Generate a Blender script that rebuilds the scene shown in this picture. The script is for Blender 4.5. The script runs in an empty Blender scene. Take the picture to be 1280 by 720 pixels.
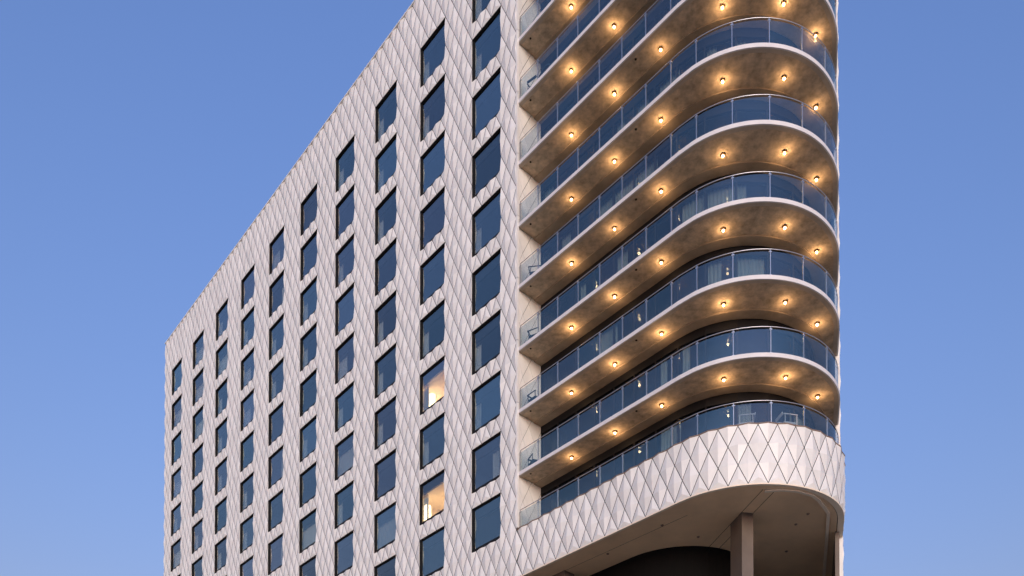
import bpy, math, random
from mathutils import Vector, Matrix
random.seed(7)
sc = bpy.context.scene
COL = sc.collection

# ------------------------------------------------------------------ camera
CAMH = 1.6
cam_d = bpy.data.cameras.new("camera")
cam_d.sensor_width = 36.0
cam_d.lens = 36.0 * 1105.17 / 1280.0
cam_d.shift_y = (1172.27 - 360.0) / 1280.0
cam_d.clip_start = 0.1
cam_d.clip_end = 6000
cam = bpy.data.objects.new("camera", cam_d)
cam.location = (0, 0, CAMH)
cam.rotation_euler = (math.radians(90) + 0.016714, 0, 0)
COL.objects.link(cam)
sc.camera = cam

# ------------------------------------------------------------------ light
SUN_EL = math.radians(1.4)
SUN_AZ = math.radians(177.0)         # compass angle from +Y turning to +X: behind the camera, a little right
world = bpy.data.worlds.new("World")
sc.world = world
world.use_nodes = True
wn = world.node_tree
for n in list(wn.nodes):
    wn.nodes.remove(n)
wo = wn.nodes.new("ShaderNodeOutputWorld")
bg = wn.nodes.new("ShaderNodeBackground")
sky = wn.nodes.new("ShaderNodeTexSky")
sky.sky_type = 'NISHITA'
sky.sun_disc = False
sky.sun_elevation = SUN_EL
sky.sun_rotation = SUN_AZ
sky.altitude = 200
sky.air_density = 2.0
sky.dust_density = 0.5
sky.ozone_density = 4.0
bg.inputs[1].default_value = 0.146
wb = wn.nodes.new("ShaderNodeMix")          # uniform white balance of the photograph
wb.data_type = 'RGBA'; wb.blend_type = 'MULTIPLY'
wb.inputs[0].default_value = 1.0
wb.inputs[7].default_value = (1.08, 0.89, 0.99, 1)
wn.links.new(sky.outputs[0], wb.inputs[6])
wn.links.new(wb.outputs[2], bg.inputs[0])
wn.links.new(bg.outputs[0], wo.inputs[0])

sun_d = bpy.data.lights.new("sun", 'SUN')
sun_d.energy = 0.5
sun_d.angle = math.radians(40)
sun_d.color = (1.0, 0.90, 0.80)
sun = bpy.data.objects.new("sun", sun_d)
to_sun = Vector((math.sin(SUN_AZ) * math.cos(SUN_EL), math.cos(SUN_AZ) * math.cos(SUN_EL), math.sin(SUN_EL)))
sun.rotation_euler = to_sun.to_track_quat('Z', 'Y').to_euler()
sun.location = to_sun * 300
COL.objects.link(sun)

sc.view_settings.view_transform = 'Standard'
sc.view_settings.look = 'None'
sc.view_settings.exposure = 3.15
sc.view_settings.gamma = 1.0
sc.view_settings.use_curve_mapping = False
sc.cycles.use_denoising = True
sc.cycles.max_bounces = 8
sc.cycles.transparent_max_bounces = 16
sc.cycles.caustics_reflective = False
sc.cycles.caustics_refractive = False
sc.cycles.sample_clamp_indirect = 4.0

# ------------------------------------------------------------------ materials
def new_mat(name):
    m = bpy.data.materials.new(name)
    m.use_nodes = True
    nt = m.node_tree
    for n in list(nt.nodes):
        nt.nodes.remove(n)
    out = nt.nodes.new("ShaderNodeOutputMaterial")
    return m, nt, out

def principled(name, col, rough=0.6, metal=0.0, spec=0.5, mottle=0.0, scale=3.0, bump=0.0, bscale=40.0,
               island=0.0, tint=None, streak=0.0):
    m, nt, out = new_mat(name)
    p = nt.nodes.new("ShaderNodeBsdfPrincipled")
    p.inputs["Roughness"].default_value = rough
    p.inputs["Metallic"].default_value = metal
    p.inputs["Specular IOR Level"].default_value = spec
    nt.links.new(p.outputs[0], out.inputs[0])
    last = None
    base = nt.nodes.new("ShaderNodeRGB")
    base.outputs[0].default_value = (*col, 1)
    last = base.outputs[0]
    tc = nt.nodes.new("ShaderNodeTexCoord")
    geo = nt.nodes.new("ShaderNodeNewGeometry")
    def mult(sock, fac_sock, lo, hi):
        mr = nt.nodes.new("ShaderNodeMapRange")
        mr.inputs[3].default_value = lo
        mr.inputs[4].default_value = hi
        nt.links.new(fac_sock, mr.inputs[0])
        mx = nt.nodes.new("ShaderNodeMix")
        mx.data_type = 'RGBA'
        mx.blend_type = 'MULTIPLY'
        mx.inputs[0].default_value = 1.0
        nt.links.new(sock, mx.inputs[6])
        nt.links.new(mr.outputs[0], mx.inputs[7])
        return mx.outputs[2]
    if mottle:
        nz = nt.nodes.new("ShaderNodeTexNoise")
        nz.inputs["Scale"].default_value = scale
        nz.inputs["Detail"].default_value = 6
        nz.inputs["Roughness"].default_value = 0.65
        nt.links.new(geo.outputs["Position"], nz.inputs["Vector"])
        mr0 = nt.nodes.new("ShaderNodeMapRange")
        mr0.inputs[1].default_value = 0.3
        mr0.inputs[2].default_value = 0.7
        nt.links.new(nz.outputs[0], mr0.inputs[0])
        last = mult(last, mr0.outputs[0], 1 - mottle, 1 + mottle)
    if streak:
        mp = nt.nodes.new("ShaderNodeMapping")
        mp.inputs["Scale"].default_value = (3.0, 3.0, 0.15)
        nt.links.new(geo.outputs["Position"], mp.inputs[0])
        nz = nt.nodes.new("ShaderNodeTexNoise")
        nz.inputs["Scale"].default_value = 1.0
        nz.inputs["Detail"].default_value = 4
        nt.links.new(mp.outputs[0], nz.inputs["Vector"])
        last = mult(last, nz.outputs[0], 1 - streak, 1 + streak)
    if island:
        oi = nt.nodes.new("ShaderNodeObjectInfo")
        ad = nt.nodes.new("ShaderNodeMath"); ad.operation = 'ADD'
        fr = nt.nodes.new("ShaderNodeMath"); fr.operation = 'FRACT'
        nt.links.new(geo.outputs["Random Per Island"], ad.inputs[0])
        nt.links.new(oi.outputs["Random"], ad.inputs[1])
        nt.links.new(ad.outputs[0], fr.inputs[0])
        last = mult(last, fr.outputs[0], 1 - island, 1 + island * 0.6)
    nt.links.new(last, p.inputs["Base Color"])
    if bump:
        nb = nt.nodes.new("ShaderNodeTexNoise")
        nb.inputs["Scale"].default_value = bscale
        nb.inputs["Detail"].default_value = 5
        nt.links.new(geo.outputs["Position"], nb.inputs["Vector"])
        bp = nt.nodes.new("ShaderNodeBump")
        bp.inputs["Strength"].default_value = bump
        bp.inputs["Distance"].default_value = 0.02
        nt.links.new(nb.outputs[0], bp.inputs["Height"])
        nt.links.new(bp.outputs[0], p.inputs["Normal"])
    return m

def emitter(name, col, strength):
    m, nt, out = new_mat(name)
    e = nt.nodes.new("ShaderNodeEmission")
    e.inputs[0].default_value = (*col, 1)
    e.inputs[1].default_value = strength
    nt.links.new(e.outputs[0], out.inputs[0])
    return m

def glass(name, refl, tint, rcol, wobble=0.0, wscale=0.35, rough=0.01, fres=0.6, vary=0.0):
    """pane: mirror-like coating over a clear tinted sheet"""
    m, nt, out = new_mat(name)
    tr = nt.nodes.new("ShaderNodeBsdfTransparent")
    tr.inputs[0].default_value = (*tint, 1)
    gl = nt.nodes.new("ShaderNodeBsdfGlossy")
    gl.inputs[0].default_value = (*rcol, 1)
    gl.inputs[1].default_value = rough
    lw = nt.nodes.new("ShaderNodeLayerWeight")
    lw.inputs[0].default_value = 0.5
    pw = nt.nodes.new("ShaderNodeMath"); pw.operation = 'POWER'; pw.inputs[1].default_value = 4.0
    nt.links.new(lw.outputs["Facing"], pw.inputs[0])
    ma = nt.nodes.new("ShaderNodeMath"); ma.operation = 'MULTIPLY_ADD'; ma.use_clamp = True
    ma.inputs[1].default_value = fres
    ma.inputs[2].default_value = refl
    nt.links.new(pw.outputs[0], ma.inputs[0])
    mx = nt.nodes.new("ShaderNodeMixShader")
    nt.links.new(ma.outputs[0], mx.inputs[0])
    nt.links.new(tr.outputs[0], mx.inputs[1])
    nt.links.new(gl.outputs[0], mx.inputs[2])
    nt.links.new(mx.outputs[0], out.inputs[0])
    if vary:
        oi = nt.nodes.new("ShaderNodeObjectInfo")
        mr = nt.nodes.new("ShaderNodeMapRange")
        mr.inputs[3].default_value = refl - vary
        mr.inputs[4].default_value = refl + vary
        nt.links.new(oi.outputs["Random"], mr.inputs[0])
        nt.links.new(mr.outputs[0], ma.inputs[2])
        mc = nt.nodes.new("ShaderNodeMix"); mc.data_type = 'RGBA'
        mc.inputs[6].default_value = (*[c*f for c, f in zip(rcol, (1.0, 0.94, 0.93))], 1)
        mc.inputs[7].default_value = (*[c*f for c, f in zip(rcol, (0.86, 1.0, 0.98))], 1)
        m7 = nt.nodes.new("ShaderNodeMath"); m7.operation = 'MULTIPLY'; m7.inputs[1].default_value = 7.31
        fr7 = nt.nodes.new("ShaderNodeMath"); fr7.operation = 'FRACT'
        nt.links.new(oi.outputs["Random"], m7.inputs[0]); nt.links.new(m7.outputs[0], fr7.inputs[0])
        nt.links.new(fr7.outputs[0], mc.inputs[0])
        nt.links.new(mc.outputs[2], gl.inputs[0])
    if wobble:
        geo = nt.nodes.new("ShaderNodeNewGeometry")
        nb = nt.nodes.new("ShaderNodeTexNoise")
        nb.inputs["Scale"].default_value = wscale
        nt.links.new(geo.outputs["Position"], nb.inputs["Vector"])
        bp = nt.nodes.new("ShaderNodeBump")
        bp.inputs["Strength"].default_value = wobble
        bp.inputs["Distance"].default_value = 0.05
        nt.links.new(nb.outputs[0], bp.inputs["Height"])
        nt.links.new(bp.outputs[0], gl.inputs["Normal"])
    return m

M = {}
M['clad'] = principled("white_ceramic_panel", (0.82, 0.808, 0.775), 0.42, mottle=0.07, scale=0.9, island=0.085, streak=0.10, bump=0.05, bscale=12)
M['joint'] = principled("dark_joint_backing", (0.03, 0.03, 0.032), 0.9)
M['frame'] = principled("black_bronze_frame", (0.012, 0.012, 0.014), 0.6, spec=0.2)
M['concrete'] = principled("balcony_concrete", (0.58, 0.445, 0.31), 0.85, mottle=0.40, scale=2.6, bump=0.4, bscale=18)
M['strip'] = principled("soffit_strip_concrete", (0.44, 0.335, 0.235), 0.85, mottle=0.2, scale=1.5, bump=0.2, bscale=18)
M['fascia'] = principled("painted_slab_edge", (0.72, 0.70, 0.70), 0.55, mottle=0.06, scale=1.5, streak=0.06)
M['drip'] = principled("slab_drip_edge", (0.52, 0.43, 0.34), 0.8, mottle=0.15, scale=2.0)
M['steel'] = principled("brushed_steel", (0.62, 0.62, 0.64), 0.3, metal=0.85)
M['brown'] = principled("brown_metal_soffit", (0.82, 0.58, 0.36), 0.38, metal=0.0, mottle=0.12, scale=0.5, bump=0.03, bscale=3)
M['trim'] = principled("pale_soffit_trim", (0.85, 0.72, 0.56), 0.6, mottle=0.06)
M['coping'] = principled("rust_brown_coping", (0.20, 0.135, 0.10), 0.6, mottle=0.25, scale=4)
M['pillar'] = principled("pillar_cladding", (0.14, 0.108, 0.085), 0.5, mottle=0.15, scale=1.2, streak=0.12)
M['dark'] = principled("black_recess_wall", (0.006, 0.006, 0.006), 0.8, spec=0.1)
M['room'] = principled("dimmed_room_tone", (0.10, 0.10, 0.11), 0.8)  # room walls coloured dark to stand for an unlit interior
M['ceil'] = principled("dimmed_ceiling_tone", (0.22, 0.22, 0.23), 0.8)  # white ceiling given a grey tone, dusk dimness put into the colour
M['litroom'] = principled("lit_room_tone", (0.72, 0.60, 0.42), 0.8)  # lighter, warmer copy of the room colour for the lit rooms
M['curtain'] = principled("sheer_curtain", (0.80, 0.84, 0.82), 0.9)
M['spandrel'] = principled("spandrel_back_pan", (0.035, 0.04, 0.05), 0.6)
M['white'] = principled("white_metal_furniture", (0.50, 0.50, 0.52), 0.4)
M['teal'] = principled("dark_teal_furniture", (0.02, 0.05, 0.065), 0.5)
M['bulb'] = emitter("warm_bulb", (1.0, 0.66, 0.32), 4.0)
M['litstrip'] = emitter("warm_lit_strip_glow", (1.0, 0.74, 0.40), 0.9)  # emission stands in for a surface brightly lit indoors
M['bronze'] = principled("bronze_lamp_housing", (0.45, 0.30, 0.15), 0.35, metal=0.8)
M['win'] = glass("window_glass", 0.235, (0.76, 0.78, 0.78), (1.0, 0.98, 0.94), wobble=0.10, vary=0.085)
M['rail'] = glass("balustrade_glass", 0.13, (0.88, 0.92, 0.92), (1.0, 1.0, 0.97), fres=0.5, vary=0.02)
M['door'] = glass("balcony_door_glass", 0.02, (0.62, 0.66, 0.68), (0.9, 0.95, 1.0), wobble=0.04, fres=0.2)
M['ground'] = principled("ground_paving", (0.52, 0.42, 0.30), 0.9, mottle=0.2, scale=0.4)
M['asphalt'] = principled("asphalt", (0.05, 0.05, 0.052), 0.9, mottle=0.2, scale=2)
M['pavement'] = principled("pavement_concrete", (0.62, 0.50, 0.36), 0.9, mottle=0.15, scale=1)
M['paint'] = principled("road_paint", (0.75, 0.75, 0.72), 0.7)

# ------------------------------------------------------------------ mesh helpers
class MB:
    def __init__(self):
        self.v = []; self.f = []; self.m = []
    def face(self, pts, mi=0):
        b = len(self.v)
        self.v.extend([tuple(p) for p in pts])
        self.f.append(tuple(range(b, b + len(pts)))); self.m.append(mi)
    def box(self, x0, y0, z0, x1, y1, z1, mi=0):
        b = len(self.v)
        self.v += [(x0,y0,z0),(x1,y0,z0),(x1,y1,z0),(x0,y1,z0),(x0,y0,z1),(x1,y0,z1),(x1,y1,z1),(x0,y1,z1)]
        for q in ((0,3,2,1),(4,5,6,7),(0,1,5,4),(1,2,6,5),(2,3,7,6),(3,0,4,7)):
            self.f.append(tuple(b+i for i in q)); self.m.append(mi)
    def hexa(self, low, high, mi=0):
        """prism between two polygons of the same count"""
        n = len(low); b = len(self.v)
        self.v += [tuple(p) for p in low] + [tuple(p) for p in high]
        self.f.append(tuple(b+i for i in reversed(range(n)))); self.m.append(mi)
        self.f.append(tuple(b+n+i for i in range(n))); self.m.append(mi)
        for i in range(n):
            j = (i+1) % n
            self.f.append((b+i, b+j, b+n+j, b+n+i)); self.m.append(mi)
    def sweep(self, rows, closed_profile=False, mis=None, caps=False):
        """rows: list of profile point lists (same count)"""
        n = len(rows[0]); b = len(self.v)
        for r in rows:
            self.v += [tuple(p) for p in r]
        cnt = n if closed_profile else n - 1
        for k in range(len(rows) - 1):
            for i in range(cnt):
                j = (i + 1) % n
                self.f.append((b+k*n+i, b+(k+1)*n+i, b+(k+1)*n+j, b+k*n+j))
                self.m.append(mis[i] if mis else 0)
        if caps and closed_profile:
            self.f.append(tuple(b+i for i in range(n))); self.m.append(mis[0] if mis else 0)
            e = b + (len(rows)-1)*n
            self.f.append(tuple(e+i for i in reversed(range(n)))); self.m.append(mis[0] if mis else 0)
    def tube(self, pts, r, n=8, mi=0):
        rows = []
        for k, p in enumerate(pts):
            p = Vector(p)
            a = Vector(pts[max(0, k-1)]); c = Vector(pts[min(len(pts)-1, k+1)])
            t = (c - a).normalized()
            up = Vector((0,0,1)) if abs(t.z) < 0.9 else Vector((1,0,0))
            s = t.cross(up).normalized(); w = s.cross(t)
            rows.append([p + (s*math.cos(2*math.pi*i/n) + w*math.sin(2*math.pi*i/n))*r for i in range(n)])
        self.sweep(rows, True, [mi]*n, True)
    def lathe(self, prof, n=14, mi=0, c=(0,0,0)):
        rows = []
        for k in range(n+1):
            a = 2*math.pi*k/n
            rows.append([(c[0]+r*math.cos(a), c[1]+r*math.sin(a), c[2]+z) for r, z in prof])
        self.sweep(rows, False, [mi]*(len(prof)-1))
    def mesh(self, name, mats, smooth=False):
        me = bpy.data.meshes.new(name)
        me.from_pydata(self.v, [], self.f)
        for mt in mats:
            me.materials.append(M[mt])
        if len(mats) > 1:
            me.polygons.foreach_set("material_index", self.m)
        if smooth:
            me.polygons.foreach_set("use_smooth", [True]*len(me.polygons))
        me.update()
        return me

def link(name, me, parent=None, loc=(0,0,0), rz=0.0, **props):
    o = bpy.data.objects.new(name, me)
    COL.objects.link(o)
    o.location = loc
    o.rotation_euler = (0, 0, rz)
    if parent is not None:
        o.parent = parent
    for k, v in props.items():
        o[k] = v
    return o

# ------------------------------------------------------------------ building frame: u along the long facade, v into the building
TH = 0.72917
UU = Vector((math.sin(TH), -math.cos(TH), 0))
NN = Vector((math.cos(TH), math.sin(TH), 0))
ORG = Vector((-2.15692, 47.0193, 0))
ROT = TH - math.pi/2
def W(u, v, z):
    return ORG + UU*u + NN*v + Vector((0,0,z))

hotel = link("hotel_building", None, None, ORG, ROT)
hotel["label"] = "tall white hotel clad in folded diamond panels with balconies round its curved corner"
hotel["category"] = "building"

A = 4.76/12          # half width of a diamond panel
HZ = 0.8             # half height
Z0 = 0.565
PR = 0.075           # how far the folded panels stand out
U0 = 9*A             # where the flat facade ends and the balconies start
CU, CV, R = 13.7, 4.40, 4.35
LS = CU - U0         # straight run of the balcony edge
LA = R*math.radians(120)
ZROOF_N = 71
def path(s, off=0.0):
    """outer edge of the balconies: s metres past U0; off = outwards"""
    if s <= LS:
        return (U0 + s, CV - R - off)
    s2 = s - LS
    if s2 <= LA:
        a = s2/R
        return (CU + (R+off)*math.sin(a), CV - (R+off)*math.cos(a))
    t = s2 - LA
    a = math.radians(120)
    return (CU + (R+off)*math.sin(a) + t*math.cos(a), CV - (R+off)*math.cos(a) + t*math.sin(a))
# inner glass line
ICU, ICV, IR = 12.4, 5.57, 3.88
def inner(s, off=0.0):
    """inner wall matched to the outer edge parameter s"""
    if s <= LS:
        return (U0 + s/LS*(ICU-U0), ICV - IR - off)
    s2 = s - LS
    if s2 <= LA:
        a = s2/R
        return (ICU + (IR+off)*math.sin(a), ICV - (IR+off)*math.cos(a))
    t = s2 - LA
    a = math.radians(120)
    return (ICU + (IR+off)*math.sin(a) + t*math.cos(a), ICV - (IR+off)*math.cos(a) + t*math.sin(a))
def samples(s0, s1, step=0.2, coarse=1.2):
    out = [s0]
    s = s0
    while s < s1 - 1e-6:
        inarc = LS - 0.3 <= s <= LS + LA + 0.1
        s = min(s1, s + (step if inarc else coarse))
        if out[-1] < LS < s: out.append(LS)
        out.append(s)
    return out
S_END = 21.0         # where the balconies run into the cladding of the far side
I_BALC0, I_FAR = 9, 9 + round(S_END/A)
N_BAND0, N_BAND1 = 25, 28

def swell(s, z=0.0):
    g = min(1.0, max(0.0, (s - LS - R*math.radians(50))/(R*math.radians(60))))
    return (0.13 if z < Z0+HZ*N_BAND1+0.02 else 0.035)*g*g*(3-2*g)        # the cladding swells a little past the balconies on the far side
def place(i, z, off):
    """lattice position -> building coordinates"""
    if i <= 9:
        return (i*A, -off, z)
    s = (i-9)*A
    x, y = path(s, off + swell(s, z))
    return (x, y, z)

# ------------------------------------------------------------------ windows layout
N_COLS = 10
ROWS = {c: (10 if c == 0 else 12) for c in range(N_COLS)}
WIN = set()
for c in range(N_COLS):
    for k in range(ROWS[c]):
        i0 = -12*c
        n1 = 67 - 4*k
        for i in range(i0, i0+6):
            for n in range(n1-3, n1):
                WIN.add((i, n))
I_LEFT = -112
I_RIGHT_END = I_FAR + 50
def cell(i, n):
    """is lattice cell (i..i+1, n..n+1) clad"""
    if n < 5 or n >= ZROOF_N: return False
    if I_LEFT <= i < 9:
        return (i, n) not in WIN
    if 9 <= i < I_FAR:
        return N_BAND0 <= n < N_BAND1
    if I_FAR <= i < I_RIGHT_END:
        return True
    return False

SH = 1 - 0.040
def panel(mb, i, n, put=place):
    q = {}
    for sx in (-1, 1):
        for sz in (-1, 1):
            q[sx, sz] = cell(i if sx > 0 else i-1, n if sz > 0 else n-1)
    cnt = sum(q.values())
    if not cnt: return 0
    def P(di, dn, off):
        return put(i + di*SH, Z0 + HZ*(n + dn*SH), off)
    L, Rr, T, B = P(-1,0,0), P(1,0,0), P(0,1,0), P(0,-1,0)
    apex = P(0, 0, PR)
    foot = P(0, 0, 0)
    if not q[1,-1] and not q[-1,-1] and q[1,1] and q[-1,1]:
        k = 0.27                      # lower edge: the fold ends in a small sloping face
        apex = P(0, k, PR*(1-k)*1.1)
        mb.face([L, Rr, apex]); mb.face([Rr, T, apex]); mb.face([T, L, apex])
    else:
        def tri(sx, sz):
            c0 = Rr if sx > 0 else L; c1 = T if sz > 0 else B
            f = [apex, c0, c1]
            if sx*sz < 0: f = [apex, c1, c0]
            mb.face(f)
        for s in q:
            if q[s]: tri(*s)
        for V, a, b in ((Rr,(1,1),(1,-1)), (T,(1,1),(-1,1)), (L,(-1,1),(-1,-1)), (B,(1,-1),(-1,-1))):
            if q[a] != q[b]:
                mb.face([apex, V, foot])
    # skirts into the joint
    for (sx, sz) in q:
        if q[sx, sz]:
            c0 = (sx, 0); c1 = (0, sz)
            mb.face([P(c0[0],c0[1],0), P(c1[0],c1[1],0), P(c1[0],c1[1],-0.085), P(c0[0],c0[1],-0.085)], 1)
    return cnt

# projected size of a panel in the photograph, to choose the ones built singly
PT = 0.016714
def screen(u, v, z):
    p = W(u, v, z); zc = p.z - CAMH
    y = math.cos(PT)*p.y + math.sin(PT)*zc
    zz = -math.sin(PT)*p.y + math.cos(PT)*zc
    return (640 + 1105.17*p.x/y, 1172.27 - 1105.17*zz/y)
cands = []
for i in range(I_LEFT, I_RIGHT_END + 1):
    for n in range(5, ZROOF_N + 1):
        if (i + n) % 2 == 0:
            ok = any(cell(a, b) for a in (i, i-1) for b in (n, n-1))
            if not ok: continue
            ctr = screen(*place(i, Z0+HZ*n, 0))
            vis = -20 < ctr[0] < 1300 and -25 < ctr[1] < 745 and i < I_FAR - 1
            a = screen(*place(i-1, Z0+HZ*n, 0)); b = screen(*place(i+1, Z0+HZ*n, 0))
            t = screen(*place(i, Z0+HZ*(n+1), 0)); d = screen(*place(i, Z0+HZ*(n-1), 0))
            area = abs((b[0]-a[0])*(d[1]-t[1]))
            full = sum(cell(a2, b2) for a2 in (i, i-1) for b2 in (n, n-1))/4
            cands.append((area*full if vis else -1, i, n))
cands.sort(reverse=True)
rest = MB()
for rank, (ar, i, n) in enumerate(cands):
    if rank < 300 and ar > 0:
        mb = MB()
        panel(mb, i, n)
        link("cladding_panel", mb.mesh("cladding_panel", ['clad', 'joint']), hotel)
    else:
        panel(rest, i, n)
link("cladding", rest.mesh("cladding", ['clad', 'joint']), hotel, kind="stuff")

# backing wall behind the panels, with the window openings left out
bk = MB()
BV = 0.08
def vquad(mb, u0, u1, z0, z1, v, mi=0):
    mb.face([(u0,v,z0),(u1,v,z0),(u1,v,z1),(u0,v,z1)], mi)
ZT = Z0 + HZ*ZROOF_N; ZB = Z0 + HZ*5
vquad(bk, I_LEFT*A, -12*(N_COLS-1)*A, ZB, ZT, BV)
for c in range(N_COLS):
    u0, u1 = -12*c*A, (-12*c+6)*A
    vquad(bk, u1, (9*A if c == 0 else -12*(c-1)*A), ZB, ZT, BV)
    z = ZT
    for k in range(ROWS[c]):
        zt = Z0 + HZ*(67-4*k)
        vquad(bk, u0, u1, zt, z, BV)
        z = zt - 3*HZ
    vquad(bk, u0, u1, ZB, z, BV)
rows = [[(*path(s, swell(s)-BV), Z0+HZ*N_BAND0), (*path(s, swell(s)-BV), Z0+HZ*N_BAND1)] for s in samples(0, S_END)]
bk.sweep(rows)
ZM = Z0+HZ*N_BAND1
rows = [[(*path(s, swell(s)-BV), ZB), (*path(s, swell(s)-BV), ZM), (*path(s, swell(s, 40)-BV), ZM+0.01), (*path(s, swell(s, 40)-BV), ZT)] for s in samples(S_END, (I_RIGHT_END-9)*A)]
bk.sweep(rows)
e = path((I_RIGHT_END-9)*A, -BV)
far = [e, (e[0]-3, e[1]+4), (I_LEFT*A, e[1]+4), (I_LEFT*A, BV)]
for p, q in zip(far, far[1:]):
    bk.face([(*p, ZB), (*q, ZB), (*q, ZT), (*p, ZT)])
link("wall", bk.mesh("wall", ['joint']), hotel)
# plinth
pl = MB()
pl.box(I_LEFT*A, 0.0, 0.0, U0, 20.0, ZB)
link("plinth", pl.mesh("plinth", ['pillar']), hotel)
# roof and its coping
rf = MB()
poly = [(I_LEFT*A, BV)] + [(U0, BV)] + [path(s, -0.1) for s in samples(0, (I_RIGHT_END-9)*A)] + [(e[0]-3, e[1]+4), (I_LEFT*A, e[1]+4)]
rf.face([(x, y, ZT - 0.3) for x, y in poly])
link("roof", rf.mesh("roof", ['concrete']), hotel)
cp = MB()
cp.box(I_LEFT*A - 0.03, -0.085, ZT + 0.002, U0 + 0.03, 0.35, ZT + 0.07)
link("coping", cp.mesh("coping", ['clad']), hotel)
# corner trim of the flat facade, in storey lengths
tm = MB()
for k in range(-2, 11):
    z0 = 23.05 + 3.2*k + (0 if k else 0)
    if z0 < 23: continue
    tm.box(U0 - 0.005, -0.03, z0 + 0.02, U0 + 0.10, 0.10, min(z0 + 3.19, ZT))
def spt(s, o, z):
    return (*path(s, o + swell(s, z)), z)
s0 = S_END - 0.06
for z0, z1 in ((ZB, Z0+HZ*N_BAND0-0.06), (Z0+HZ*N_BAND1+0.06, ZT)):
    tm.hexa([spt(s0,-0.16,z0), spt(s0,0.03,z0), spt(s0+0.07,0.03,z0), spt(s0+0.07,-0.16,z0)],
            [spt(s0,-0.16,z1), spt(s0,0.03,z1), spt(s0+0.07,0.03,z1), spt(s0+0.07,-0.16,z1)])
link("corner_trim", tm.mesh("corner_trim", ['clad']), hotel)

# ------------------------------------------------------------------ windows
WW, WH = 6*A, 3*HZ
fr = MB()
D = 0.16
t = 0.03
# reveal lining (open box) + sash
fr.box(0.0, 0.03, -WH, t, D, 0.0)
fr.box(WW-t, 0.03, -WH, WW, D, 0.0)
fr.box(t, 0.031, -t, WW-t, D, 0.0)
fr.box(t, 0.031, -WH, WW-t, D, -WH+t)
s2 = 0.03
for x0, x1, z0, z1 in ((t, t+s2, -WH+t, -t), (WW-t-s2, WW-t, -WH+t, -t), (t+s2, WW-t-s2, -t-s2, -t), (t+s2, WW-t-s2, -WH+t, -WH+0.24)):
    fr.box(x0, D-0.06, z0, x1, D-0.001, z1)
ME_FRAME = fr.mesh("window", ['frame'])
pn = MB(); pn.box(t+s2-0.01, D-0.045, -WH+t+s2-0.01, WW-t-s2+0.01, D-0.033, -t-s2+0.01)
ME_PANE = pn.mesh("glass_pane", ['win'])
# room behind: ceiling, walls, floor, and the closed void over the ceiling
def room_mesh(name, wall, ceil):
    mb = MB()
    x0, x1, y0, y1, z0, z1 = -0.75, WW+0.75, D+0.02, 4.2, -WH-0.1, -0.52
    mb.face([(x0,y0,z0),(x1,y0,z0),(x1,y1,z0),(x0,y1,z0)], 0)
    mb.face([(x0,y0,z1),(x1,y0,z1),(x1,y1,z1),(x0,y1,z1)], 1)
    mb.face([(x0,y1,z0),(x1,y1,z0),(x1,y1,z1),(x0,y1,z1)], 0)
    mb.face([(x0,y0,z0),(x0,y1,z0),(x0,y1,z1),(x0,y0,z1)], 0)
    mb.face([(x1,y0,z0),(x1,y1,z0),(x1,y1,z1),(x1,y0,z1)], 0)
    mb.face([(x0,y0,z0),(0,y0,z0),(0,y0,z1),(x0,y0,z1)], 0)
    mb.face([(WW,y0,z0),(x1,y0,z0),(x1,y0,z1),(WW,y0,z1)], 0)
    return mb.mesh(name, [wall, ceil])
ME_ROOM = room_mesh("room_interior", 'room', 'ceil')
ME_LIT = room_mesh("room_interior", 'litroom', 'litroom')
sp = MB(); sp.box(t, D+0.03, -0.53, WW-t, D+0.12, -t)
ME_SPAN = sp.mesh("spandrel_panel", ['spandrel'])
def curtain_mesh(x0, x1, z0, z1, y=0.46, amp=0.035, wl=0.16):
    mb = MB()
    n = max(6, int((x1-x0)/0.035))
    rows = []
    for k in range(n+1):
        x = x0 + (x1-x0)*k/n
        yy = y + amp*math.sin(2*math.pi*x/wl) + 0.3*amp*math.sin(2*math.pi*x/(wl*2.7))
        rows.append([(x, yy, z0), (x, yy, z1), (x, yy+0.012, z1), (x, yy+0.012, z0)])
    mb.sweep(rows, True, [0]*4, True)
    return mb.mesh("curtain", ['curtain'])
ME_CURT_L = curtain_mesh(-0.5, 0.28, -WH, -0.55)
ME_CURT_LW = curtain_mesh(-0.5, 0.75, -WH, -0.55, 0.5)
ME_CURT_R = curtain_mesh(1.25, 1.75, -WH, -0.55)
ME_CURT_F = curtain_mesh(-0.6, WW-0.04, -WH, -0.55, wl=0.22)
bl = MB(); bl.box(0.03, 0.36, -WH+0.02, WW-0.03, 0.366, -0.54)
ME_BLIND = bl.mesh("roller_blind", ['spandrel'])
wl = MB(); wl.lathe([(0.0, 0.0), (0.22, 0.0), (0.19, 1.5), (0.0, 1.5)], 20)
ME_LITSTRIP = wl.mesh("lit_strip", ['litstrip'])  # added glowing column, standing in for a brightly lit strip in the room
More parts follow.
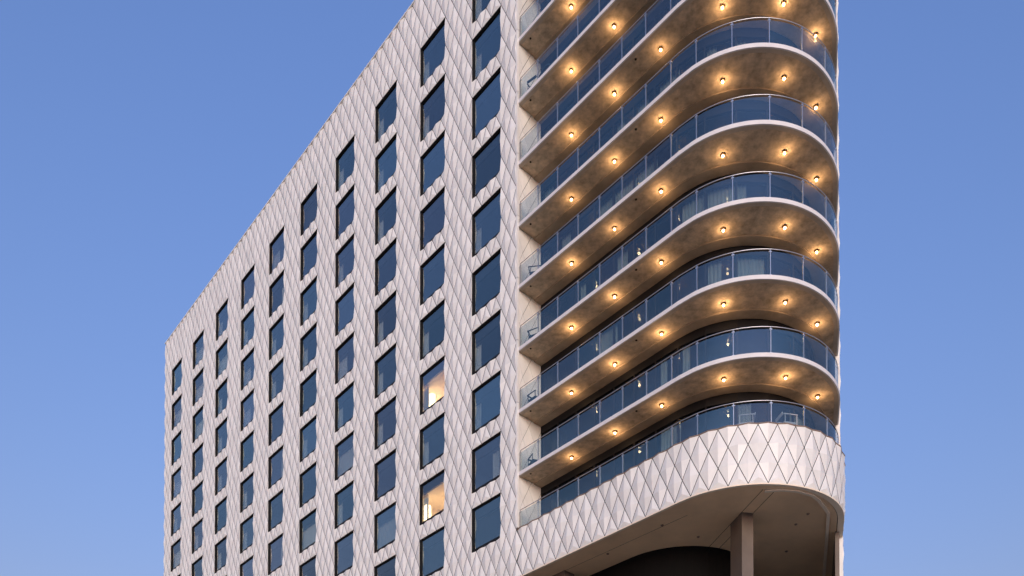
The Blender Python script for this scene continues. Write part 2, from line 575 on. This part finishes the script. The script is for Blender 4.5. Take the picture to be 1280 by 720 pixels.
# dress: L curtain at the left, W wide, F drawn, R right, - none, B blind down, X lit room
DRESS = {0: "LL--L-LLRB", 1: "LL---LXLXB-L", 2: "LLL-LLL-FL-L", 3: "L-L-WLFL-LLB", 4: "B-LLBL-FL-LL"}
rr = random.Random(3)
for c in range(5, N_COLS):
    DRESS[c] = "".join(rr.choice("LLLW-BF-LR") for _ in range(12))
for c in range(N_COLS):
    for k in range(ROWS[c]):
        loc = (-12*c*A, 0, Z0 + HZ*(67-4*k))
        w = link("window", ME_FRAME, hotel, loc)
        link("glass_pane", ME_PANE, w)
        link("spandrel_panel", ME_SPAN, w)
        d = DRESS[c][k]
        link("room_interior", ME_LIT if d == 'X' else ME_ROOM, w)
        me = {'L': ME_CURT_L, 'W': ME_CURT_LW, 'F': ME_CURT_F, 'R': ME_CURT_R, 'B': ME_BLIND, 'X': ME_CURT_L}.get(d)
        if me: link(me.name.split('.')[0], me, w)
        if d == 'X':
            w["label"] = "window of a lit room with a bright tall strip inside"
            first = k == 6
            link("lit_strip", ME_LITSTRIP, w, (0.12, 0.80, -2.36) if first else (-0.05, 0.62, -2.5))
            ld = bpy.data.lights.new("room_light", 'POINT')
            ld.energy = 19 if first else 13; ld.color = (1.0, 0.66, 0.36); ld.shadow_soft_size = 0.25
            link("room_light", ld, w, (-0.2, 1.5, -1.5) if first else (0.5, 1.3, -1.9))

# ------------------------------------------------------------------ balconies
SLAB_T = 0.17
def zs(k): return 25.72 + 3.19*k        # soffit height of slab k
ss = samples(0.036, S_END)
def slab_meshes():
    mb = MB()
    rows = []
    for s in ss:
        a = path(s, -0.02); b = path(s, -0.24); c = inner(s, 0.42); d = inner(s, -0.6)
        rows.append([(*a, SLAB_T-0.004), (*a, 0.004), (*b, 0.004), (*b, 0.03), (*d, 0.03), (*d, SLAB_T-0.004)])
    mb.sweep(rows, True, [0, 1, 1, 0, 0, 0])
    slab = mb.mesh("balcony_slab", ['concrete', 'drip'])
    mb = MB()
    rows = []
    for s in ss:
        rows.append([(*path(s, 0.0), 0.0), (*path(s, 0.0), SLAB_T), (*path(s, -0.06), SLAB_T), (*path(s, -0.06), 0.0)])
    mb.sweep(rows, True, [0]*4, True)
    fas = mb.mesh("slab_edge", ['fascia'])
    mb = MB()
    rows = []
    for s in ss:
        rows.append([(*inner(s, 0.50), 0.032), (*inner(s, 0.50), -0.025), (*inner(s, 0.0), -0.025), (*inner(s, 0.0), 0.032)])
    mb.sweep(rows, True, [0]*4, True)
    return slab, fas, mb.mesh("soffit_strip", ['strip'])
ME_SLAB, ME_FAS, ME_STRIP = slab_meshes()
mb = MB()
mb.lathe([(0.0, 0.015), (0.05, 0.015), (0.05, -0.01), (0.0, -0.01)], 10)
ME_DRAIN = mb.mesh("drain", ['dark'])

# balustrade: panes between the posts
posts = [0.17] + [5.05 - U0 + 1.375*k for k in range(7)]
ang = 11.5
while ang < 120:
    posts.append(LS + R*math.radians(ang)); ang += 20.0
posts.append(S_END - 0.12)
RO = -0.075
RAIL_H = 1.11
def pane_mesh(s0, s1):
    mb = MB()
    g = 0.018
    n = max(1, int((s1-s0)/0.25)) if s1 > LS else 1
    rows = []
    for k in range(n+1):
        s = s0 + g + (s1-s0-2*g)*k/n
        a = path(s, RO+0.006); b = path(s, RO-0.006)
        rows.append([(*a, 0.03), (*a, RAIL_H-0.10), (*b, RAIL_H-0.10), (*b, 0.03)])
    mb.sweep(rows, True, [0]*4, True)
    return mb.mesh("glass_pane", ['rail'])
PANES = [pane_mesh(a, b) for a, b in zip(posts, posts[1:])]
def post_mesh(s):
    mb = MB()
    x, y = path(s, RO)
    x2, y2 = path(s+0.01, RO)
    tx, ty = x2-x, y2-y
    l = math.hypot(tx, ty); tx, ty = tx/l, ty/l
    nx, ny = ty, -tx
    def quad(a, b, z):
        return [(x+tx*sx*a+nx*sy*b, y+ty*sx*a+ny*sy*b, z) for sx, sy in ((-1,-1),(1,-1),(1,1),(-1,1))]
    mb.hexa(quad(0.014, 0.025, 0.0), quad(0.014, 0.025, RAIL_H-0.02))
    mb.hexa(quad(0.055, 0.045, 0.0), quad(0.055, 0.045, 0.035))
    mb.hexa(quad(0.06, 0.028, RAIL_H-0.13), quad(0.06, 0.028, RAIL_H-0.09))
    return mb.mesh("post", ['steel'])
POSTS = [post_mesh(s) for s in posts]
mb = MB()
rpts = [(*path(s, RO), RAIL_H) for s in samples(posts[0], posts[-1], 0.15)]
mb.tube(rpts, 0.019, 8)
ME_RAIL = mb.mesh("handrail", ['steel'], True)

# inner glazing
gs = [0.02] + [LS/7*k for k in range(1, 8)] + [LS + LA*k/6 for k in range(1, 7)] + [S_END]
GH = 3.19 - SLAB_T
def door_mesh(s0, s1):
    mb = MB()
    a0 = inner(s0, -0.05); a1 = inner(s1, -0.05); b0 = inner(s0, -0.07); b1 = inner(s1, -0.07)
    def lerp(p, q, f): return (p[0]+(q[0]-p[0])*f, p[1]+(q[1]-p[1])*f)
    f = 0.03
    lo = [lerp(a0,a1,f), lerp(a0,a1,1-f), lerp(b0,b1,1-f), lerp(b0,b1,f)]
    mb.hexa([(*p, 0.06) for p in lo], [(*p, GH-0.36) for p in lo])
    return mb.mesh("door_pane", ['door'])
DOORS = [door_mesh(a, b) for a, b in zip(gs, gs[1:])]
mb = MB()
rows = [[(*inner(s, 0.0), GH-0.38), (*inner(s, 0.0), GH+0.01), (*inner(s, -0.12), GH+0.01), (*inner(s, -0.12), GH-0.38)] for s in gs]
mb.sweep(rows, True, [0]*4)
rows = [[(*inner(s, 0.0), 0.002), (*inner(s, 0.0), 0.07), (*inner(s, -0.12), 0.07), (*inner(s, -0.12), 0.002)] for s in gs]
mb.sweep(rows, True, [0]*4)
ME_GWALL = mb.mesh("glazed_wall", ['frame'])
mb_list = []
for s in gs:
    mb = MB()
    a = inner(s, 0.004); b = inner(s, -0.11)
    dx, dy = b[0]-a[0], b[1]-a[1]
    l = math.hypot(dx, dy); px, py = -dy/l*0.03, dx/l*0.03
    q = [(a[0]-px,a[1]-py),(a[0]+px,a[1]+py),(b[0]+px,b[1]+py),(b[0]-px,b[1]-py)]
    mb.hexa([(*p, 0.07) for p in q], [(*p, GH-0.382) for p in q])
    mb_list.append(mb.mesh("mullion", ['frame']))
# interior core wall behind the glazing
core = MB()
cs = samples(0, S_END)
core.sweep([[(*inner(s, -0.75), 20.7), (*inner(s, -0.75), ZT-0.4)] for s in cs])
link("core_wall", core.mesh("core_wall", ['room']), hotel)
def ccurt(s0, s1, wl=0.2):
    mb = MB(); rows = []
    n = max(6, int((s1-s0)/0.05))
    for k in range(n+1):
        s = s0 + (s1-s0)*k/n
        o = -0.3 + 0.04*math.sin(2*math.pi*s/wl)
        rows.append([(*inner(s, o), 0.02), (*inner(s, o), GH-0.3), (*inner(s, o-0.012), GH-0.3), (*inner(s, o-0.012), 0.02)])
    mb.sweep(rows, True, [0]*4, True)
    return mb.mesh("curtain", ['curtain'])

N_SLABS = 10
rc = random.Random(11)
for k in range(-1, N_SLABS):
    z = zs(k)
    if k >= 0:
        sl = link("balcony_slab", ME_SLAB, hotel, (0,0,z))
        link("slab_edge", ME_FAS, sl)
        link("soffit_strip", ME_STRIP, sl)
        link("drain", ME_DRAIN, sl, (4.18, 0.42, 0.02))
        link("drain", ME_DRAIN, sl, (11.1, 0.42, 0.02))
    zt = z + SLAB_T
    hr = link("handrail", ME_RAIL, hotel, (0,0,zt if k >= 0 else 22.86))
    for me in PANES: link("glass_pane", me, hr)
    for me in POSTS: link("post", me, hr)
    gw = link("glazed_wall", ME_GWALL, hotel, (0,0,zt))
    for me in DOORS: link("door_pane", me, gw)
    for me in mb_list: link("mullion", me, gw)
    for j in range(len(gs)-1):
        if rc.random() < 0.30:
            a, b = gs[j], gs[j+1]
            w = rc.choice((0.35, 0.5, 1.0))
            link("curtain", ccurt(a+0.05, a+0.05+(b-a-0.1)*w), gw)
# floor of the lowest balcony and top coping of the band
mb = MB()
rows = [[(*path(s, -0.08), 22.66), (*path(s, -0.08), 22.69), (*inner(s, -0.6), 22.69), (*inner(s, -0.6), 22.66)] for s in samples(0.0, S_END)]
mb.sweep(rows, True, [0]*4, True)
link("balcony_floor", mb.mesh("balcony_floor", ['concrete']), hotel)
mb = MB()
rows = []
i = 9
while i <= I_FAR:
    p = PR + 0.012 if (i + N_BAND1) % 2 == 0 else 0.012
    x = place(i, 0, p); y = place(i, 0, -0.16)
    zt = Z0 + HZ*N_BAND1
    rows.append([(x[0], x[1], zt+0.004), (x[0], x[1], zt+0.05), (y[0], y[1], zt+0.05), (y[0], y[1], zt+0.004)])
    i += 1
mb.sweep(rows, True, [0]*4, True)
link("band_coping", mb.mesh("band_coping", ['coping']), hotel)

# return wall at the end of the recess, flat diamond panels with thin joints
mb = MB()
mb.face([(U0+0.004, 0.05, ZB), (U0+0.004, 1.9, ZB), (U0+0.004, 1.9, ZT), (U0+0.004, 0.05, ZT)])
link("return_wall", mb.mesh("return_wall", ['joint']), hotel)
RW = 0.42
def rput(i, z, off):
    return (U0 + 0.03 + off, 0.0 + min(max(i, 0.08/RW), 4)*RW, z)
n_ret = 0
for n in range(26, ZROOF_N):
    for i in range(0, 5):
        if (i + n) % 2: continue
        mbp = MB()
        pts = []
        def lim(di, dn):
            return rput(i + di*(1-0.03), Z0 + HZ*(n + dn*(1-0.03)), 0)
        if i == 0:   q = [lim(0,-1), lim(1,0), lim(0,1)]
        elif i == 4: q = [lim(0,1), lim(-1,0), lim(0,-1)]
        else:        q = [lim(0,-1), lim(1,0), lim(0,1), lim(-1,0)]
        lo = [(p[0]-0.022, p[1], p[2]) for p in q]
        mbp.hexa(lo, q)
        link("return_panel", mbp.mesh("return_panel", ['clad']), hotel)

# ------------------------------------------------------------------ underside of the band, dark recess and pillars
ZSOF = 20.53
mb = MB()
outl = [path(s, -0.16) for s in samples(0, (I_RIGHT_END-9)*A)]
poly = [(U0+0.01, 0.2)] + outl + [(e[0]-3, e[1]+3), (U0+0.01, e[1]+3)]
mb.face([(x, y, ZSOF+0.05) for x, y in poly])
link("soffit", mb.mesh("soffit", ['brown']), hotel)
mb = MB()
rows = [[(*path(s, swell(s)+0.012), ZSOF+0.03), (*path(s, swell(s)+0.012), ZSOF-0.02), (*path(s, -0.12), ZSOF-0.02), (*path(s, -0.12), ZSOF+0.03)] for s in samples(0, (I_FAR-9)*A)]
mb.sweep(rows, True, [0]*4, True)
link("soffit_rim", mb.mesh("soffit_rim", ['trim']), hotel)
mb = MB()
rows = [[(*path(s, -0.15), ZSOF+0.04), (*path(s, -0.15), ZSOF+0.01), (*path(s, -0.42), ZSOF+0.01), (*path(s, -0.42), ZSOF+0.04)] for s in samples(0, (I_FAR-9)*A)]
mb.sweep(rows, True, [0]*4, True)
link("soffit_border", mb.mesh("soffit_border", ['brown']), hotel)
# soffit joints: thin dark gaps lying under the sheet
mb = MB()
dirv = Vector((-0.866, 0.5, 0)); nrm = Vector((0.5, 0.866, 0))
for o0 in (Vector((14.92, 2.84, 0)), Vector((15.23, 3.27, 0))):
    a = o0 - dirv*1.9; b = o0 + dirv*7
    w = nrm*0.012
    z = Vector((0,0,ZSOF+0.046))
    mb.face([a-w+z, b-w+z, b+w+z, a+w+z])
for vv in (1.3, ):
    mb.face([(U0+0.1, vv, ZSOF+0.046), (13.2, vv, ZSOF+0.046), (13.2, vv+0.02, ZSOF+0.046), (U0+0.1, vv+0.02, ZSOF+0.046)])
link("soffit_joint", mb.mesh("soffit_joint", ['dark']), hotel)
for u, v in ((16.75, 5.1), (15.9, 5.55), (12.3, 3.3), (11.9, 1.2), (8.4, 1.5), (14.2, 7.6)):
    mb = MB()
    mb.lathe([(0.0, 0.04), (0.07, 0.04), (0.07, 0.0), (0.03, -0.03), (0.0, -0.03)], 10, c=(0,0,0))
    link("soffit_sprinkler", mb.mesh("soffit_sprinkler", ['coping']), hotel, (u, v, ZSOF+0.03))
mb = MB()
tr = [(16.6, 1.95), (17.1, 2.35), (17.5, 2.94), (17.74, 3.70), (17.72, 4.24), (17.45, 5.55), (15.92, 8.17), (14.12, 11.23), (12.5, 14.0)]
rows = []
for k, p in enumerate(tr):
    a = Vector((*tr[max(0,k-1)],0)); b = Vector((*tr[min(len(tr)-1,k+1)],0))
    d = (b-a).normalized(); nv = Vector((d.y, -d.x, 0))*0.07
    pv = Vector((*p,0))
    rows.append([pv+nv+Vector((0,0,ZSOF+0.04)), pv+nv+Vector((0,0,ZSOF-0.05)), pv-nv+Vector((0,0,ZSOF-0.05)), pv-nv+Vector((0,0,ZSOF+0.04))])
mb.sweep(rows, True, [0]*4, True)
link("soffit_channel", mb.mesh("soffit_channel", ['trim']), hotel)
mb = MB()
rows = [[(*path(s, -0.02), ZB), (*path(s, -0.02), ZSOF+0.02), (*path(s, -0.2), ZSOF+0.02), (*path(s, -0.2), ZB)] for s in samples((I_FAR-9)*A - 0.7, (I_RIGHT_END-9)*A)]
mb.sweep(rows, True, [0]*4, True)
link("wall_lining", mb.mesh("wall_lining", ['pillar']), hotel)
# dark recessed wall below
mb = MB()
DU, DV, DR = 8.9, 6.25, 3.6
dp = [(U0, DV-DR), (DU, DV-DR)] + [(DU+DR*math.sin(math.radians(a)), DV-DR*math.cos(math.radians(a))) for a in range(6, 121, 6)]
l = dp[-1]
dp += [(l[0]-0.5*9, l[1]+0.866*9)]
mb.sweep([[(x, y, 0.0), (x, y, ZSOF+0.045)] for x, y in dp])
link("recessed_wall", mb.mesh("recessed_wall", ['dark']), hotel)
def pillar(corner, d1, l1, d2, l2):
    mb = MB()
    c = Vector((*corner, 0)); d1 = Vector((*d1,0)); d2 = Vector((*d2,0))
    q = [c, c+d2*l2, c+d2*l2+d1*l1, c+d1*l1]
    mb.hexa([p+Vector((0,0,0)) for p in q], [p+Vector((0,0,ZSOF+0.048)) for p in q])
    z = 18.2
    for zz in (17.2,):
        g = [c-d1*0.003-d2*0.003, c+d2*(l2+0.003)-d1*0.003, c+d2*(l2+0.003)+d1*(l1+0.003), c-d2*0.003+d1*(l1+0.003)]
        mb.hexa([p+Vector((0,0,zz)) for p in g], [p+Vector((0,0,zz+0.03)) for p in g], 1)
    link("pillar", mb.mesh("pillar", ['pillar', 'coping']), hotel)
pillar((14.92, 2.84), (-0.866, 0.5), 1.10, (0.5, 0.866), 0.53)
pillar((5.74, 1.26), (-1, 0), 0.9, (0, 1), 0.7)

# ------------------------------------------------------------------ lamps under the slabs
mb = MB()
hp = [(0.0, 0.0), (0.088, 0.0), (0.095, -0.02), (0.095, -0.06), (0.088, -0.085), (0.076, -0.085), (0.072, -0.04), (0.0, -0.03)]
mb.lathe(hp, 18)
ME_LBASE = mb.mesh("lamp_housing", ['bronze'], True)
mb = MB()
prof = [(0.046*math.sin(math.radians(a)), -0.078 + 0.046*math.cos(math.radians(a))) for a in range(0, 181, 20)]
mb.lathe(prof, 12)
ME_BULB = mb.mesh("bulb", ['bulb'], True)
ORD = ["first", "second", "third", "fourth", "fifth", "sixth"]
SPOTS = [(6.63, 0.86), (9.42, 0.87), (12.15, 0.88), (15.0, 1.44), (16.8, 3.26), (17.03, 5.45)]
for k in range(0, 9):
    for j, (u, v) in enumerate(SPOTS):
        x, y = screen(u, v, zs(k))
        if not (0 < x < 1280 and -15 < y < 720): continue
        lo = link("globe_lamp", None, None, W(u, v, zs(k)+0.03), ROT)
        lo["label"] = "%s globe lamp from the left under the %s balcony slab above the diamond band" % (
            ORD[j], ["first", "second", "third", "fourth", "fifth", "sixth", "seventh", "eighth", "ninth"][k])
        lo["category"] = "lamp"
        lo["group"] = "globe lamps under the balcony slabs"
        link("lamp_housing", ME_LBASE, lo)
        link("bulb", ME_BULB, lo)
        ld = bpy.data.lights.new("lamp_light", 'POINT')
        ld.energy = 1.35*rr.choice((0.75, 0.9, 1.0, 1.0, 1.15)); ld.color = (1.0, 0.61, 0.30); ld.shadow_soft_size = 0.06
        link("lamp_light", ld, lo, (0, 0, -0.27))

# ------------------------------------------------------------------ balcony furniture
def armchair(label, u, v, z, rz, mat, group=None, s=1.0, tall=1.0):
    root = link("balcony_chair", None, None, W(u, v, z), ROT + rz)
    root["label"] = label; root["category"] = "chair"
    if group: root["group"] = group
    root.scale = (s, s, s*tall)
    mb = MB(); mb.box(-0.28, -0.27, 0.36, 0.28, 0.27, 0.42); link("seat", mb.mesh("seat", [mat]), root)
    mb = MB()
    mb.hexa([(-0.28, 0.30, 0.63), (0.28, 0.30, 0.63), (0.28, 0.33, 0.63), (-0.28, 0.33, 0.63)],
            [(-0.28, 0.33, 0.72), (0.28, 0.33, 0.72), (0.28, 0.36, 0.72), (-0.28, 0.36, 0.72)])
    link("backrest", mb.mesh("backrest", [mat]), root)
    for sx in (-1, 1):
        mb = MB(); mb.box(sx*0.31-0.025, -0.32, 0.64, sx*0.31+0.025, 0.30, 0.662); link("armrest", mb.mesh("armrest", [mat]), root)
        for y in (-0.28, 0.24):
            mb = MB(); mb.box(sx*0.31-0.014, y-0.014, 0.0, sx*0.31+0.014, y+0.014, 0.64); link("leg", mb.mesh("leg", [mat]), root)
    return root
FL = 22.692
armchair("white armchair on the lowest balcony, left of the curve's foremost post", 16.10, 1.40, FL, math.radians(-52), 'white', "white armchairs on the lowest balcony", tall=1.24)
armchair("white armchair on the lowest balcony, right of the curve's foremost post", 17.22, 2.62, FL, math.radians(150), 'white', "white armchairs on the lowest balcony", tall=1.24)
NAMES = {0: "first", 1: "second", 2: "third", 3: "fourth", 6: "seventh"}
for k, nm in NAMES.items():
    armchair("dark teal chair at the left end of the %s balcony above the diamond band" % nm, 4.35, 0.62, zs(k)+SLAB_T, math.radians(70 + 20*k), 'teal', "dark chairs at the left ends of the balconies")
# round wire chair on the seventh balcony
root = link("wire_chair", None, None, W(5.1, 0.55, zs(6)+SLAB_T), ROT)
root["label"] = "round wire framed chair beside the dark chair near the top left balcony end"
root["category"] = "chair"
mb = MB()
ring = [(0.36*math.cos(a*math.pi/12), 0.05+0.04*math.cos(a*math.pi/12), 0.72+0.34*math.sin(a*math.pi/12)) for a in range(25)]
mb.tube(ring, 0.02, 6); link("backrest", mb.mesh("backrest", ['teal']), root)
mb = MB(); mb.lathe([(0.0, 0.40), (0.30, 0.40), (0.32, 0.42), (0.30, 0.44), (0.0, 0.44)], 16); link("seat", mb.mesh("seat", ['teal']), root)
for a in (45, 135, 225, 315):
    mb = MB(); c, s = math.cos(math.radians(a)), math.sin(math.radians(a))
    mb.tube([(0.2*c, 0.2*s, 0.41), (0.28*c, 0.28*s, 0.0)], 0.014, 6); link("leg", mb.mesh("leg", ['teal']), root)

# ------------------------------------------------------------------ ground (below the frame, lights the undersides)
mb = MB(); mb.face([(-2500,-2500,0),(2500,-2500,0),(2500,2500,0),(-2500,2500,0)])
link("ground", mb.mesh("ground", ['ground']), kind="structure")
mb = MB()
c0 = [W(-120, -62, 0.008), W(90, -62, 0.008), W(90, -48, 0.008), W(-120, -48, 0.008)]
mb.face(c0); link("road", mb.mesh("road", ['asphalt']), kind="structure")
mb = MB()
q = [W(-120, -47.99, 0), W(90, -47.99, 0), W(90, -0.02, 0), W(-120, -0.02, 0)]
mb.hexa(q, [p+Vector((0,0,0.13)) for p in q]); link("pavement", mb.mesh("pavement", ['pavement']), kind="structure")
mb = MB()
for k in range(-20, 15):
    u = k*6.0
    mb.face([W(u, -55.07, 0.013), W(u+2.5, -55.07, 0.013), W(u+2.5, -54.93, 0.013), W(u, -54.93, 0.013)])
link("road_marking", mb.mesh("road_marking", ['paint']), kind="structure")
